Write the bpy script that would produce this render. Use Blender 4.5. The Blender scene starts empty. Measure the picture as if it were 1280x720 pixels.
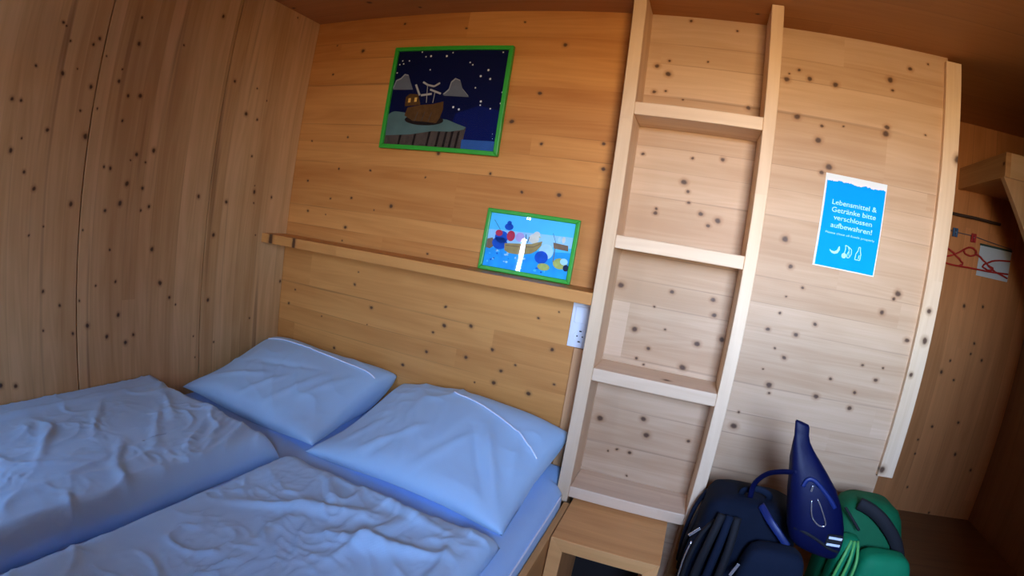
import bpy, bmesh, math, random
from mathutils import Vector, Matrix, noise, Euler

scn = bpy.context.scene
COL = scn.collection
random.seed(7)

# ------------------------------------------------------------------ helpers
class MB:
    """collects shapes (world coordinates) and links them as ONE mesh object"""
    def __init__(self):
        self.v = []; self.f = []; self.m = []; self.smooth = []
    def add(self, verts, faces, mi=0, smooth=False):
        o = len(self.v)
        self.v += [tuple(p) for p in verts]
        for f in faces:
            self.f.append([i + o for i in f]); self.m.append(mi); self.smooth.append(smooth)
    def box(self, x0, x1, y0, y1, z0, z1, mi=0, mat=None):
        vs = [Vector((x, y, z)) for z in (z0, z1) for y in (y0, y1) for x in (x0, x1)]
        if mat is not None: vs = [mat @ p for p in vs]
        self.add(vs, [(0, 2, 3, 1), (4, 5, 7, 6), (0, 1, 5, 4), (2, 6, 7, 3), (0, 4, 6, 2), (1, 3, 7, 5)], mi)
    def prism(self, pts, d, mi=0):
        """pts: closed polygon of 3D points; extruded by vector d"""
        n = len(pts); a = [Vector(p) for p in pts]; b = [p + Vector(d) for p in a]
        self.add(a + b, [list(range(n))[::-1], list(range(n, 2 * n))] + [(i, (i + 1) % n, n + (i + 1) % n, n + i) for i in range(n)], mi)
    def poly(self, pts, mi=0):
        self.add(pts, [list(range(len(pts)))], mi)
    def tube(self, pts, r, n=8, mi=0, flat=1.0, up=None, closed=False):
        pts = [Vector(p) for p in pts]; rings = []
        N = len(pts)
        for i, p in enumerate(pts):
            t = (pts[(i + 1) % N if closed else min(i + 1, N - 1)] - pts[(i - 1) if closed else max(i - 1, 0)]).normalized()
            u = Vector(up) if up is not None else Vector((0, 0, 1))
            if abs(t.dot(u)) > .98: u = Vector((1, 0, 0))
            s = t.cross(u).normalized(); w = s.cross(t).normalized()
            rr = r[i] if isinstance(r, (list, tuple)) else r
            rings.append([p + s * (rr * math.cos(a)) + w * (rr * flat * math.sin(a)) for a in [2 * math.pi * k / n for k in range(n)]])
        vs = [q for R in rings for q in R]; fs = []
        for i in range(N if closed else N - 1):
            j = (i + 1) % N
            for k in range(n):
                fs.append((i * n + k, i * n + (k + 1) % n, j * n + (k + 1) % n, j * n + k))
        if not closed:
            fs.append(list(range(n))[::-1]); fs.append([(N - 1) * n + k for k in range(n)])
        self.add(vs, fs, mi, True)
    def loft(self, secs, n=40, e=3.2, mi=0, bump=None):
        """secs: (center, u axis half, v axis half) rings of a superellipse, closed at both ends"""
        vs = []
        for (c, u, w) in secs:
            c = Vector(c); u = Vector(u); w = Vector(w)
            for k in range(n):
                a = 2 * math.pi * k / n; ca, sa = math.cos(a), math.sin(a)
                p = c + u * (math.copysign(abs(ca) ** (2 / e), ca)) + w * (math.copysign(abs(sa) ** (2 / e), sa))
                vs.append(p + (bump(p, (p - c).normalized()) if bump else Vector((0, 0, 0))))
        fs = []
        for i in range(len(secs) - 1):
            for k in range(n):
                fs.append((i * n + k, i * n + (k + 1) % n, (i + 1) * n + (k + 1) % n, (i + 1) * n + k))
        fs.append(list(range(n))[::-1]); fs.append([(len(secs) - 1) * n + k for k in range(n)])
        self.add(vs, fs, mi, True)
    def grid(self, nu, nv, fn, mi=0, flip=False, wrap=False):
        vs = [fn(i / (nu - 1), j / (nv - 1)) for j in range(nv) for i in range(nu)]
        fs = []
        for j in range(nv - 1):
            for i in range(nu - 1):
                q = (j * nu + i, j * nu + i + 1, (j + 1) * nu + i + 1, (j + 1) * nu + i)
                fs.append(q[::-1] if flip else q)
        self.add(vs, fs, mi, True)
    def build(self, name, mats, parent=None, bevel=0, sub=0, weld=0):
        me = bpy.data.meshes.new(name)
        org = parent['_w'] if parent is not None else None
        off = Vector(org) if org is not None else Vector((0, 0, 0))
        me.from_pydata([Vector(p) - off for p in self.v], [], self.f)
        for m in (mats if isinstance(mats, (list, tuple)) else [mats]): me.materials.append(m)
        for p, mi, s in zip(me.polygons, self.m, self.smooth):
            p.material_index = mi; p.use_smooth = s
        if weld:
            bm = bmesh.new(); bm.from_mesh(me); bmesh.ops.remove_doubles(bm, verts=bm.verts, dist=weld)
            bmesh.ops.recalc_face_normals(bm, faces=bm.faces); bm.to_mesh(me); bm.free()
        me.update()
        o = bpy.data.objects.new(name, me); COL.objects.link(o)
        if parent is not None:
            o.parent = parent; o['_w'] = list(org)
        else:
            o['_w'] = [0, 0, 0]
        if bevel:
            b = o.modifiers.new('bevel', 'BEVEL'); b.width = bevel; b.segments = 2; b.limit_method = 'ANGLE'; b.angle_limit = math.radians(40)
        if sub:
            s = o.modifiers.new('sub', 'SUBSURF'); s.levels = sub; s.render_levels = sub
        return o

def tag(o, label=None, cat=None, group=None, kind=None):
    for k, v in (('label', label), ('category', cat), ('group', group), ('kind', kind)):
        if v: o[k] = v
    return o

def thing(name, label, cat, loc, group=None):
    o = bpy.data.objects.new(name, None); COL.objects.link(o); o.location = loc
    o.empty_display_size = .05; o['_w'] = list(loc)
    return tag(o, label, cat, group)

def struct(name, mb, mat, bevel=0):
    return tag(mb.build(name, mat, bevel=bevel), kind='structure')

# ------------------------------------------------------------------ materials
def new_mat(name):
    m = bpy.data.materials.new(name); m.use_nodes = True
    nt = m.node_tree; b = nt.nodes['Principled BSDF']
    return m, nt, b

def mth(nt, op, a, b=None, c=None):
    n = nt.nodes.new('ShaderNodeMath'); n.operation = op
    for i, x in enumerate((a, b, c)):
        if x is None: continue
        if isinstance(x, (int, float)): n.inputs[i].default_value = x
        else: nt.links.new(x, n.inputs[i])
    return n.outputs[0]

def mixc(nt, f, a, b, mode='MIX'):
    n = nt.nodes.new('ShaderNodeMix'); n.data_type = 'RGBA'; n.blend_type = mode
    for s, x in ((n.inputs[0], f), (n.inputs[6], a), (n.inputs[7], b)):
        if isinstance(x, (int, float)): s.default_value = x
        elif isinstance(x, tuple): s.default_value = (*x, 1) if len(x) == 3 else x
        else: nt.links.new(x, s)
    return n.outputs[2]

def maprange(nt, v, a, b, c, d, smooth=True):
    n = nt.nodes.new('ShaderNodeMapRange'); n.interpolation_type = 'SMOOTHSTEP' if smooth else 'LINEAR'
    nt.links.new(v, n.inputs[0])
    for i, x in enumerate((a, b, c, d)): n.inputs[i + 1].default_value = x
    return n.outputs[0]

def noise_n(nt, vec, scale=1, detail=3, rough=.5, dim='3D'):
    n = nt.nodes.new('ShaderNodeTexNoise'); n.noise_dimensions = dim
    n.inputs['Scale'].default_value = scale; n.inputs['Detail'].default_value = detail; n.inputs['Roughness'].default_value = rough
    nt.links.new(vec, n.inputs['Vector'])
    return n.outputs['Fac']

def comb(nt, x, y, z):
    n = nt.nodes.new('ShaderNodeCombineXYZ')
    for i, v in enumerate((x, y, z)):
        if isinstance(v, (int, float)): n.inputs[i].default_value = v
        else: nt.links.new(v, n.inputs[i])
    return n.outputs[0]

def wood(name, grain='X', across='Z', lam=.12, light=(.66, .41, .19), dark=(.50, .27, .10), knots=None, rk=0.0,
         per_object=False, joint=.5, rough=.5, jlen=1.35, tone=1.0, streak=0.0):
    """softwood: lamellas, grain streaks, growth lines and knots"""
    m, nt, b = new_mat(name)
    tc = nt.nodes.new('ShaderNodeTexCoord')
    sp = nt.nodes.new('ShaderNodeSeparateXYZ'); nt.links.new(tc.outputs['Object'], sp.inputs[0])
    ax = dict(zip('XYZ', sp.outputs)); A = ax[grain]; Cc = ax[across]
    T = ax[[k for k in 'XYZ' if k not in (grain, across)][0]]
    if per_object:
        oi = nt.nodes.new('ShaderNodeObjectInfo')
        A = mth(nt, 'MULTIPLY_ADD', oi.outputs['Random'], 13.7, A)
        Cc = mth(nt, 'MULTIPLY_ADD', oi.outputs['Random'], 7.3, Cc)
    # wobble of the across coordinate for irregular lamellas
    wob = mth(nt, 'MULTIPLY', mth(nt, 'SINE', mth(nt, 'MULTIPLY', Cc, 2 * math.pi / (lam * 3.3))), lam * .33)
    cw = mth(nt, 'DIVIDE', mth(nt, 'ADD', Cc, wob), lam)
    pid = mth(nt, 'FLOOR', cw)
    wn = nt.nodes.new('ShaderNodeTexWhiteNoise'); wn.noise_dimensions = '1D'; nt.links.new(pid, wn.inputs['W'])
    r1 = wn.outputs['Value']
    seg = mth(nt, 'FLOOR', mth(nt, 'ADD', mth(nt, 'DIVIDE', A, jlen), mth(nt, 'MULTIPLY', r1, 9.0)))
    wn2 = nt.nodes.new('ShaderNodeTexWhiteNoise'); wn2.noise_dimensions = '2D'
    nt.links.new(comb(nt, pid, seg, 0), wn2.inputs['Vector'])
    r2 = wn2.outputs['Value']
    offs = mth(nt, 'MULTIPLY', r2, 17.0)
    Ts = mth(nt, 'MULTIPLY', T, 6.0)
    # broad streaks, growth lines, fine fibres
    st = noise_n(nt, comb(nt, mth(nt, 'MULTIPLY_ADD', A, .9, offs), mth(nt, 'MULTIPLY', Cc, 16.0), Ts), 1, 3, .55)
    gl = noise_n(nt, comb(nt, mth(nt, 'MULTIPLY_ADD', A, .7, offs), mth(nt, 'MULTIPLY', Cc, 9.0), Ts), 1, 2, .5)
    lines = mth(nt, 'MULTIPLY_ADD', mth(nt, 'SINE', mth(nt, 'MULTIPLY', gl, 75.0)), .5, .5)
    fib = noise_n(nt, comb(nt, mth(nt, 'MULTIPLY', A, 6.0), mth(nt, 'MULTIPLY', Cc, 190.0), mth(nt, 'MULTIPLY', T, 190.0)), 1, 2, .6)
    blot = noise_n(nt, comb(nt, mth(nt, 'MULTIPLY', A, 2.2), mth(nt, 'MULTIPLY', Cc, 3.5), T), 1, 3, .55)
    fac = mth(nt, 'ADD', mth(nt, 'MULTIPLY', r2, .42 * tone), maprange(nt, st, .3, .72, 0, .48))
    fac = mth(nt, 'ADD', fac, mth(nt, 'MULTIPLY', mth(nt, 'SUBTRACT', lines, .5), .16))
    fac = mth(nt, 'ADD', fac, mth(nt, 'MULTIPLY', mth(nt, 'SUBTRACT', fib, .5), .35))
    fac = mth(nt, 'ADD', fac, mth(nt, 'MULTIPLY', mth(nt, 'SUBTRACT', blot, .5), .7))
    fac = mth(nt, 'MAXIMUM', mth(nt, 'MINIMUM', fac, 1.15), -.1)
    col = mixc(nt, fac, light, dark)
    if streak:
        sk = noise_n(nt, comb(nt, mth(nt, 'MULTIPLY_ADD', A, .75, 3.3), mth(nt, 'MULTIPLY', Cc, 24.0), Ts), 1, 2, .5)
        col = mixc(nt, maprange(nt, sk, .60, .78, 0, streak), col, (.20, .085, .028))
    # thin dark line between lamellas
    fr = mth(nt, 'FRACT', cw)
    ed = mth(nt, 'MINIMUM', fr, mth(nt, 'SUBTRACT', 1.0, fr))
    gapw = .0022 / lam
    jn = mth(nt, 'MULTIPLY', maprange(nt, ed, gapw * .4, gapw * 1.6, 1, 0), mth(nt, 'MULTIPLY', maprange(nt, noise_n(nt, comb(nt, mth(nt, 'MULTIPLY', A, 1.3), pid, 0), 1, 2), .42, .6, 0, 1), joint))
    col = mixc(nt, jn, col, (.10, .045, .018))
    # knots
    nz = nt.nodes.new('ShaderNodeTexNoise'); nz.inputs['Scale'].default_value = 38; nz.inputs['Detail'].default_value = 2
    nt.links.new(comb(nt, A, Cc, T), nz.inputs['Vector'])
    nsp = nt.nodes.new('ShaderNodeSeparateColor'); nt.links.new(nz.outputs['Color'], nsp.inputs[0])
    Ak = mth(nt, 'MULTIPLY_ADD', mth(nt, 'SUBTRACT', nsp.outputs[0], .5), .009, A)
    Ck = mth(nt, 'MULTIPLY_ADD', mth(nt, 'SUBTRACT', nsp.outputs[1], .5), .009, Cc)
    P = comb(nt, mth(nt, 'MULTIPLY', Ak, .85), Ck, 0)
    cur = None
    for (ka, kc, ks) in (knots or []):
        d = nt.nodes.new('ShaderNodeVectorMath'); d.operation = 'DISTANCE'
        nt.links.new(P, d.inputs[0]); d.inputs[1].default_value = (ka * .85, kc, 0)
        v = mth(nt, 'MULTIPLY', d.outputs['Value'], 1.0 / ks)
        cur = v if cur is None else mth(nt, 'MINIMUM', cur, v)
    if rk > 0:
        vo = nt.nodes.new('ShaderNodeTexVoronoi'); vo.voronoi_dimensions = '2D'; vo.inputs['Scale'].default_value = 6.5
        nt.links.new(P, vo.inputs['Vector'])
        sc = nt.nodes.new('ShaderNodeSeparateColor'); nt.links.new(vo.outputs['Color'], sc.inputs[0])
        d = mth(nt, 'DIVIDE', vo.outputs['Distance'], mth(nt, 'MULTIPLY_ADD', sc.outputs[1], .045, .022))
        d = mth(nt, 'ADD', d, mth(nt, 'MULTIPLY', mth(nt, 'GREATER_THAN', sc.outputs[0], rk), 50))
        cur = d if cur is None else mth(nt, 'MINIMUM', cur, d)
    if cur is not None:
        halo = maprange(nt, cur, .9, 2.3, .42, 0)
        core = maprange(nt, cur, .45, 1.25, .93, 0)
        col = mixc(nt, halo, col, (.30, .135, .045))
        col = mixc(nt, core, col, (.062, .026, .012))
    nt.links.new(col, b.inputs['Base Color'])
    b.inputs['Roughness'].default_value = rough
    b.inputs['Specular IOR Level'].default_value = .35
    bp = nt.nodes.new('ShaderNodeBump'); bp.inputs['Strength'].default_value = .12; bp.inputs['Distance'].default_value = .004
    nt.links.new(mth(nt, 'SUBTRACT', fib, jn), bp.inputs['Height']); nt.links.new(bp.outputs[0], b.inputs['Normal'])
    return m

def plain(name, col, rough=.5, metal=0, spec=.5, var=0, vscale=30, bump=0, bscale=200):
    m, nt, b = new_mat(name)
    b.inputs['Roughness'].default_value = rough; b.inputs['Metallic'].default_value = metal
    b.inputs['Specular IOR Level'].default_value = spec
    tc = nt.nodes.new('ShaderNodeTexCoord')
    n = noise_n(nt, tc.outputs['Object'], vscale, 3)
    c2 = tuple(min(1, c * (1 - var)) for c in col); c1 = tuple(min(1, c * (1 + var)) for c in col)
    nt.links.new(mixc(nt, n, c2, c1), b.inputs['Base Color'])
    if bump:
        f = noise_n(nt, tc.outputs['Object'], bscale, 2)
        bp = nt.nodes.new('ShaderNodeBump'); bp.inputs['Strength'].default_value = bump; bp.inputs['Distance'].default_value = .002
        nt.links.new(f, bp.inputs['Height']); nt.links.new(bp.outputs[0], b.inputs['Normal'])
    return m

def linen(name, col):
    m, nt, b = new_mat(name)
    tc = nt.nodes.new('ShaderNodeTexCoord')
    sp = nt.nodes.new('ShaderNodeSeparateXYZ'); nt.links.new(tc.outputs['Object'], sp.inputs[0])
    w = mth(nt, 'MULTIPLY', mth(nt, 'SINE', mth(nt, 'MULTIPLY', sp.outputs[0], 900)), mth(nt, 'SINE', mth(nt, 'MULTIPLY', sp.outputs[1], 900)))
    n = noise_n(nt, tc.outputs['Object'], 9, 4)
    nt.links.new(mixc(nt, n, tuple(c * .93 for c in col), tuple(min(1, c * 1.06) for c in col)), b.inputs['Base Color'])
    b.inputs['Roughness'].default_value = .85; b.inputs['Specular IOR Level'].default_value = .2
    b.inputs['Sheen Weight'].default_value = .15
    bp = nt.nodes.new('ShaderNodeBump'); bp.inputs['Strength'].default_value = .06; bp.inputs['Distance'].default_value = .001
    nt.links.new(w, bp.inputs['Height']); nt.links.new(bp.outputs[0], b.inputs['Normal'])
    return m

def glass_pane(name, ior=1.5):
    m = bpy.data.materials.new(name); m.use_nodes = True; nt = m.node_tree; nt.nodes.clear()
    out = nt.nodes.new('ShaderNodeOutputMaterial'); mx = nt.nodes.new('ShaderNodeMixShader')
    fr = nt.nodes.new('ShaderNodeFresnel'); fr.inputs[0].default_value = ior
    tr = nt.nodes.new('ShaderNodeBsdfTransparent'); gl = nt.nodes.new('ShaderNodeBsdfGlossy'); gl.inputs['Roughness'].default_value = .02
    nt.links.new(fr.outputs[0], mx.inputs[0]); nt.links.new(tr.outputs[0], mx.inputs[1]); nt.links.new(gl.outputs[0], mx.inputs[2])
    nt.links.new(mx.outputs[0], out.inputs[0])
    return m

KB = [(0.426,1.432),(0.091,1.366),(0.236,1.300),(0.350,1.313),(0.115,1.235),(0.222,1.229),(0.474,1.275),(0.338,1.189),(0.330,1.132),(0.691,1.424),(0.554,1.299),(0.748,1.139),(0.732,1.521),(0.261,1.428),(0.423,0.963),(0.434,1.016),(0.057,0.812),(0.520,0.885),(0.814,0.847),(0.797,0.767),(0.346,0.675),(0.507,0.811),(0.697,0.688),(0.853,0.955),(0.089,0.880),(0.260,0.794),(0.859,0.884),(1.218,0.985),(1.064,0.836),(0.964,0.784),(1.109,0.767),(1.088,0.716),(1.159,0.799),(1.283,0.885),(1.312,0.765),(1.225,0.708),(0.968,0.904),(1.286,1.020),(1.013,0.699),(0.131,1.978),(0.283,1.944),(0.763,2.022),(0.474,2.055),(1.000,2.044),(0.138,1.841),(0.284,1.565),(0.081,1.542),(0.957,1.462),(1.087,1.411),(1.222,1.416),(1.350,1.609),(1.166,1.957),(1.098,1.771),(1.008,1.659),(1.132,1.587),(0.429,1.430),(1.361,1.522)]
KP = [(2.011,1.154),(1.982,1.096),(2.069,1.246),(2.076,1.096),(2.055,1.017),(2.018,1.039),(1.995,0.968),(2.026,0.918),(2.033,0.893),(1.949,0.809),(1.945,0.759),(2.225,0.977),(2.190,0.911),(2.318,0.946),(2.315,0.892),(2.396,1.043),(2.380,1.000),(2.391,1.285),(2.381,1.268),(2.349,1.217),(2.017,1.305),(2.020,1.209),(2.455,1.145),(2.132,1.139),(2.321,1.039),(1.937,1.929),(1.931,1.908),(1.969,1.947),(2.007,1.923),(2.094,1.917),(2.352,2.022),(2.282,1.970),(2.293,1.935),(2.280,1.806),(2.060,1.770),(2.052,1.722),(1.975,1.786),(2.132,1.781),(2.417,1.808),(2.416,2.053),(2.278,1.784),(1.489,1.590),(1.750,1.608),(1.651,1.597),(1.651,1.486),(1.658,1.451),(1.556,1.415),(1.555,1.402),(1.732,1.387),(1.761,1.408),(1.703,1.422),(1.984,1.388),(2.051,1.721),(2.096,1.640),(2.075,1.617),(2.015,1.307),(1.634,1.516),(1.482,1.150),(1.552,1.014),(1.652,1.157),(1.788,1.155),(1.651,1.031),(1.764,1.005),(1.608,0.959),(1.576,0.918),(1.604,0.902),(1.841,1.035),(1.733,0.920),(1.603,1.099),(1.800,1.107),(1.596,2.077),(1.754,2.057),(1.536,1.924),(1.497,1.900),(1.538,1.875),(1.665,1.933),(1.497,1.807),(1.595,1.789),(1.812,1.790),(1.536,1.814),(1.642,0.715),(1.664,0.662),(1.809,0.674),(1.494,0.684),(1.575,0.587),(1.628,0.497),(1.620,0.586),(1.544,0.573)]
KL = [(-1.116,1.721),(-1.128,1.729),(-1.092,1.681),(-1.014,1.690),(-0.996,1.712),(-0.960,1.665),(-1.051,1.603),(-1.096,1.579),(-0.958,1.494),(-1.014,1.479),(-0.985,1.403),(-0.863,1.822),(-0.851,1.733),(-0.859,1.472),(-0.896,1.595),(-0.895,1.636),(-0.855,1.555),(-0.809,1.564),(-1.214,1.479),(-1.241,1.479),(-1.116,1.406),(-1.195,1.372),(-1.223,1.335),(-1.174,1.277),(-0.749,1.346),(-0.808,1.348),(-0.787,1.369),(-0.905,1.316),(-0.880,1.314),(-1.138,1.231),(-0.748,1.259),(-0.812,1.268),(-0.674,1.777),(-0.994,1.558),(-1.186,1.585),(-0.721,1.391),(-1.010,1.191),(-0.960,1.111),(-1.098,1.120),(-1.144,1.093),(-0.831,1.202),(-0.746,1.182),(-0.885,1.175),(-0.856,1.048),(-0.828,0.940),(-0.905,0.930),(-0.963,0.884),(-0.988,0.779),(-1.034,0.875),(-0.784,0.722),(-0.751,0.746),(-0.933,0.799),(-1.198,0.637),(-1.245,0.647),(-0.599,0.870),(-0.571,0.841),(-0.686,1.049),(-0.645,0.926),(-0.814,0.825),(-1.091,0.922),(-0.715,1.198),(-1.092,0.800),(-0.859,0.754),(-0.120,1.274),(-0.216,1.242),(-0.224,1.313),(-0.503,1.247),(-0.411,1.104),(-0.188,1.109),(-0.415,0.847),(-0.182,0.750),(-0.480,0.708),(-0.376,0.670),(-0.012,0.903),(-0.363,1.237),(-0.471,0.620),(-0.263,1.585),(-0.228,1.673),(-0.413,1.709),(-0.292,1.708),(-0.531,1.935),(-0.221,1.289),(-0.261,1.433),(-0.327,1.595),(-0.149,2.067)]
KR = [(3.051,1.094),(3.117,1.075),(2.997,0.966),(3.081,0.781),(2.951,0.743),(2.900,0.672),(2.907,0.605),(3.117,0.635),(2.926,0.443),(3.087,0.334),(2.923,0.992),(3.057,1.142),(2.964,1.294),(3.062,1.307),(3.229,0.572),(2.953,1.048)]
def sized(l, lo, hi, swap=False, seed=3):
    r = random.Random(seed); out = []
    for a, c in l:
        s = lo + (hi - lo) * r.random() ** 1.6
        out.append((c, a, s) if swap else (a, c, s))
    return out

LIGHT = (.66, .315, .088); DARK = (.47, .185, .042)
W_back = wood('pine_back_wall', 'X', 'Z', .118, LIGHT, DARK, sized([k for k in KB + KP if k[0] < 1.44], .0032, .0085), joint=.45, tone=1.4)
W_panel = wood('pine_panel', 'X', 'Z', .118, (.65, .465, .30), (.48, .305, .17), sized([k for k in KB + KP if k[0] >= 1.40], .0036, .0105), joint=.35, tone=1.4)
W_left = wood('pine_left_wall', 'Z', 'Y', .075, (.80, .545, .265), (.55, .325, .13), sized(KL, .003, .0080, True), joint=.15, tone=1.5, jlen=7.0, streak=.75)
W_alc = wood('pine_alcove_wall', 'Z', 'X', .09, (.66, .29, .105), (.46, .19, .06), sized(KR, .005, .009, True), joint=.3)
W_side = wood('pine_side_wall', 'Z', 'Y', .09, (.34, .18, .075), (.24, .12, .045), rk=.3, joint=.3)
W_rear = wood('dark_rear_wall', 'X', 'Z', .12, (.26, .13, .05), (.18, .085, .03), rk=.3, joint=.5)  # unseen wall, darkened like the floor to cut bounced light
W_ceil = wood('pine_ceiling', 'X', 'Y', .12, (.46, .20, .06), (.36, .145, .04), rk=.22, joint=.3)
W_floor = wood('spruce_floor', 'X', 'Y', .13, (.24, .125, .05), (.16, .08, .03), rk=.2, joint=.8)
W_x = wood('pine_board_x', 'X', 'Y', .16, (.76, .56, .34), (.58, .37, .18), rk=.16, per_object=True, joint=0)
W_xz = wood('pine_rung', 'X', 'Y', .2, (.82, .63, .43), (.64, .44, .27), rk=.22, per_object=True, joint=0)
W_z = wood('pine_post', 'Z', 'Y', .2, (.82, .62, .41), (.64, .44, .26), rk=.14, per_object=True, joint=0)
W_step = wood('pine_step', 'X', 'Y', .2, (.82, .43, .155), (.60, .27, .08), rk=.2, per_object=True, joint=0)
W_rail = wood('pine_bed_rail', 'Y', 'Z', .2, (.64, .34, .12), (.48, .23, .07), rk=.15, per_object=True, joint=0)
W_dark = wood('aged_pine_beam', 'Y', 'Z', .2, (.62, .37, .16), (.44, .23, .09), rk=.15, per_object=True, joint=0)

BLUE_L = linen('pale_blue_linen', (.45, .71, 1.0))
BLUE_S = linen('blue_sheet_linen', (.38, .63, .99))
WHITE_T = plain('white_stitching', (.8, .88, 1.0), .8)
GREEN_F = plain('green_frame_lacquer', (.025, .36, .03), .35, var=.1)
PLASTIC = plain('white_switch_plastic', (.75, .80, .88), .3)
PLASTIC_D = plain('dark_socket_holes', (.02, .02, .025), .6)
GLASS = glass_pane('picture_glass')

# ------------------------------------------------------------------ the room
H = 2.0916            # ceiling height
XR = 3.317            # right wall
YR = -2.13            # rear wall (behind the photographer)
YA = .60              # back of the alcove
ZA = .325             # raised floor of the alcove
b = MB(); b.box(-.06, XR + .06, YR - .06, YA + .06, -.08, 0); struct('floor', b, W_floor)
b = MB(); b.box(-.06, XR + .06, YR - .06, YA + .06, H, H + .06); struct('ceiling', b, W_ceil)
# left wall: boards with open joints in front of a dark backing
b = MB()
joints = [.001, -.4497, -.9733, -1.497, -2.02, YR]
for y1, y0 in zip(joints[:-1], joints[1:]):
    b.box(-.05, 0, y0 + .0022, y1 - .0022, 0, H)
b.box(-.06, -.03, YR, .0, 0, H)
struct('wall_left', b, W_left, bevel=.0015)
b = MB(); b.box(-.06, 1.44, 0, .05, 0, H); struct('wall_back', b, W_back)
b = MB(); b.box(1.44, 2.49, 0, .04, .50, H); b.box(1.44, 1.90, 0, .04, 0, .50); struct('wall_panel', b, W_panel)
b = MB(); b.box(1.90, XR + .06, YA, YA + .05, ZA, H); struct('wall_alcove', b, W_alc)
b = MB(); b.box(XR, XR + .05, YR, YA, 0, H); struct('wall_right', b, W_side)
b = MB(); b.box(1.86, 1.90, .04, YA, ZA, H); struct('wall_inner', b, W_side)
b = MB(); b.box(1.90, XR, -.80, YA, 0, ZA); struct('floor_alcove', b, W_floor)
# rear wall: window opening, reveal deepened to cut oblique light, and a narrow slit window
DX0, DX1, DZ0, DZ1 = 1.84, 2.40, 1.15, 1.90
YO = YR - .42; YS = YR - .04
SX0, SX1, SZ0, SZ1 = .364, .412, .75, 1.59
SZ2, SZ3 = 1.74, 1.96
b = MB()
b.box(0, SX0, YS, YR, 0, H); b.box(SX1, 1.2, YS, YR, 0, H)
b.box(SX0, SX1, YS, YR, 0, SZ0); b.box(SX0, SX1, YS, YR, SZ1, SZ2); b.box(SX0, SX1, YS, YR, SZ3, H)
b.box(1.2, DX0, YO, YR, 0, H); b.box(DX1, XR, YO, YR, 0, H)
b.box(DX0, DX1, YO, YR, DZ1, H); b.box(DX0, DX1, YO, YR, 0, DZ0)
struct('wall_rear', b, W_rear)
b = MB(); b.box(2.43, XR, -1.34, -1.30, 0, H); struct('wall_light_block', b, W_side)  # unseen wall added to keep window light off the alcove
# trim board on the free end of the panel; narrow cover board below the socket
b = MB(); b.box(2.4765, 2.5337, -.02, .042, .688, 2.073); struct('trim_1', b, wood('pine_trim', 'Z', 'X', .2, (.80, .62, .42), (.64, .45, .26), [(1.745, 2.53, .012), (1.155, 2.51, .01), (1.04, 2.49, .007), (.712, 2.485, .011), (1.25, 2.505, .008)], joint=0), bevel=.002)
b = MB(); b.box(1.362, 1.4205, -.016, 0, .40, .912); struct('trim_2', b, wood('pine_cover_board', 'Z', 'X', .2, (.72, .40, .19), (.55, .27, .10), rk=.1, joint=0), bevel=.002)

# ------------------------------------------------------------------ shelf
sh = MB(); sh.box(.001, 1.4205, -.1521, -.0005, 1.0818, 1.1207)
tag(sh.build('wall_shelf', wood('pine_shelf', 'X', 'Y', .2, LIGHT, DARK, [(.06, -.152, .011), (.20, -.152, .008), (.62, -.13, .008), (1.1, -.10, .012)], joint=0), bevel=.002),
    'long narrow wooden shelf across the back wall above the pillows', 'shelf')

# ------------------------------------------------------------------ ladder
YL = -.1607
lad = thing('bunk_ladder', 'tall built-in pine ladder with four deep rungs beside the bed', 'ladder', (1.656, -.08, 0))
b = MB(); b.box(1.4221, 1.4638, YL, -.001, .42, H - .001); b.build('stile', W_z, lad, bevel=.003)
b = MB(); b.box(1.8517, 1.8904, YL, -.001, .445, H - .001); b.build('stile', W_z, lad, bevel=.003)
for zt in (1.7216, 1.3088, .8939, .4818):
    b = MB(); b.box(1.4638, 1.8517, YL + .001, -.001, zt - .0401, zt); b.build('rung', W_xz, lad, bevel=.003)
for x in (1.8560,):
    b = MB(); b.box(x, x + .03, -.10, -.001, 0, .447); b.build('foot_post', W_dark, lad, bevel=.002)
b = MB(); b.box(1.4250, 1.4540, -.10, -.001, 0, .42); b.build('foot_post', W_dark, lad, bevel=.002)

# ------------------------------------------------------------------ step box: mitred boards, open front
X0, X1, Y0, Y1, Z1, TH = 1.4800, 1.8042, -.403, -.014, .4287, .042
stp = thing('step_box', 'low open-fronted wooden step box at the foot of the ladder', 'step', (1.642, Y0 + .12, 0))
b = MB(); b.prism([(X0, Y0, Z1), (X0 + TH, Y0, Z1 - TH), (X1 - TH, Y0, Z1 - TH), (X1, Y0, Z1)], (0, Y1 - Y0, 0)); b.build('step_top', W_step, stp, bevel=.0015)
for s in (0, 1):
    b = MB(); xa, xb = (X0, X0 + TH) if s == 0 else (X1, X1 - TH)
    b.prism([(xa, Y0, 0), (xb, Y0, 0), (xb, Y0, Z1 - TH - .0005), (xa, Y0, Z1 - .0005)], (0, Y1 - Y0, 0)); b.build('side_board', W_z if False else W_step, stp, bevel=.0015)
b = MB(); b.box(X0 + TH, X1 - TH, Y1 - .02, Y1, 0.0, Z1 - TH); b.build('back_board', plain('shade_black', (.012, .009, .008), .9), stp)  # near-black colour stands in for the shade inside the box

# ------------------------------------------------------------------ bed
bed = thing('bed_frame', 'wooden bed frame under the blue bedding with plain side rail', 'bed', (.73, -1.05, 0))
b = MB(); b.box(1.4560, 1.4765, -2.08, -.170, .02, .425); b.build('side_rail', W_rail, bed, bevel=.003)
b = MB(); b.box(.003, 1.4560, -2.10, -2.08, .02, .45); b.build('foot_board', W_rail, bed, bevel=.003)
b = MB(); b.box(.003, 1.418, -2.08, -.006, .26, .285); b.build('slat_base', W_rail, bed)
for x in (.04, 1.33):
    for y in (-2.06, -.09):
        b = MB(); b.box(x, x + .06, y, y + .06, 0, .26); b.build('leg', W_rail, bed, bevel=.002)

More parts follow.
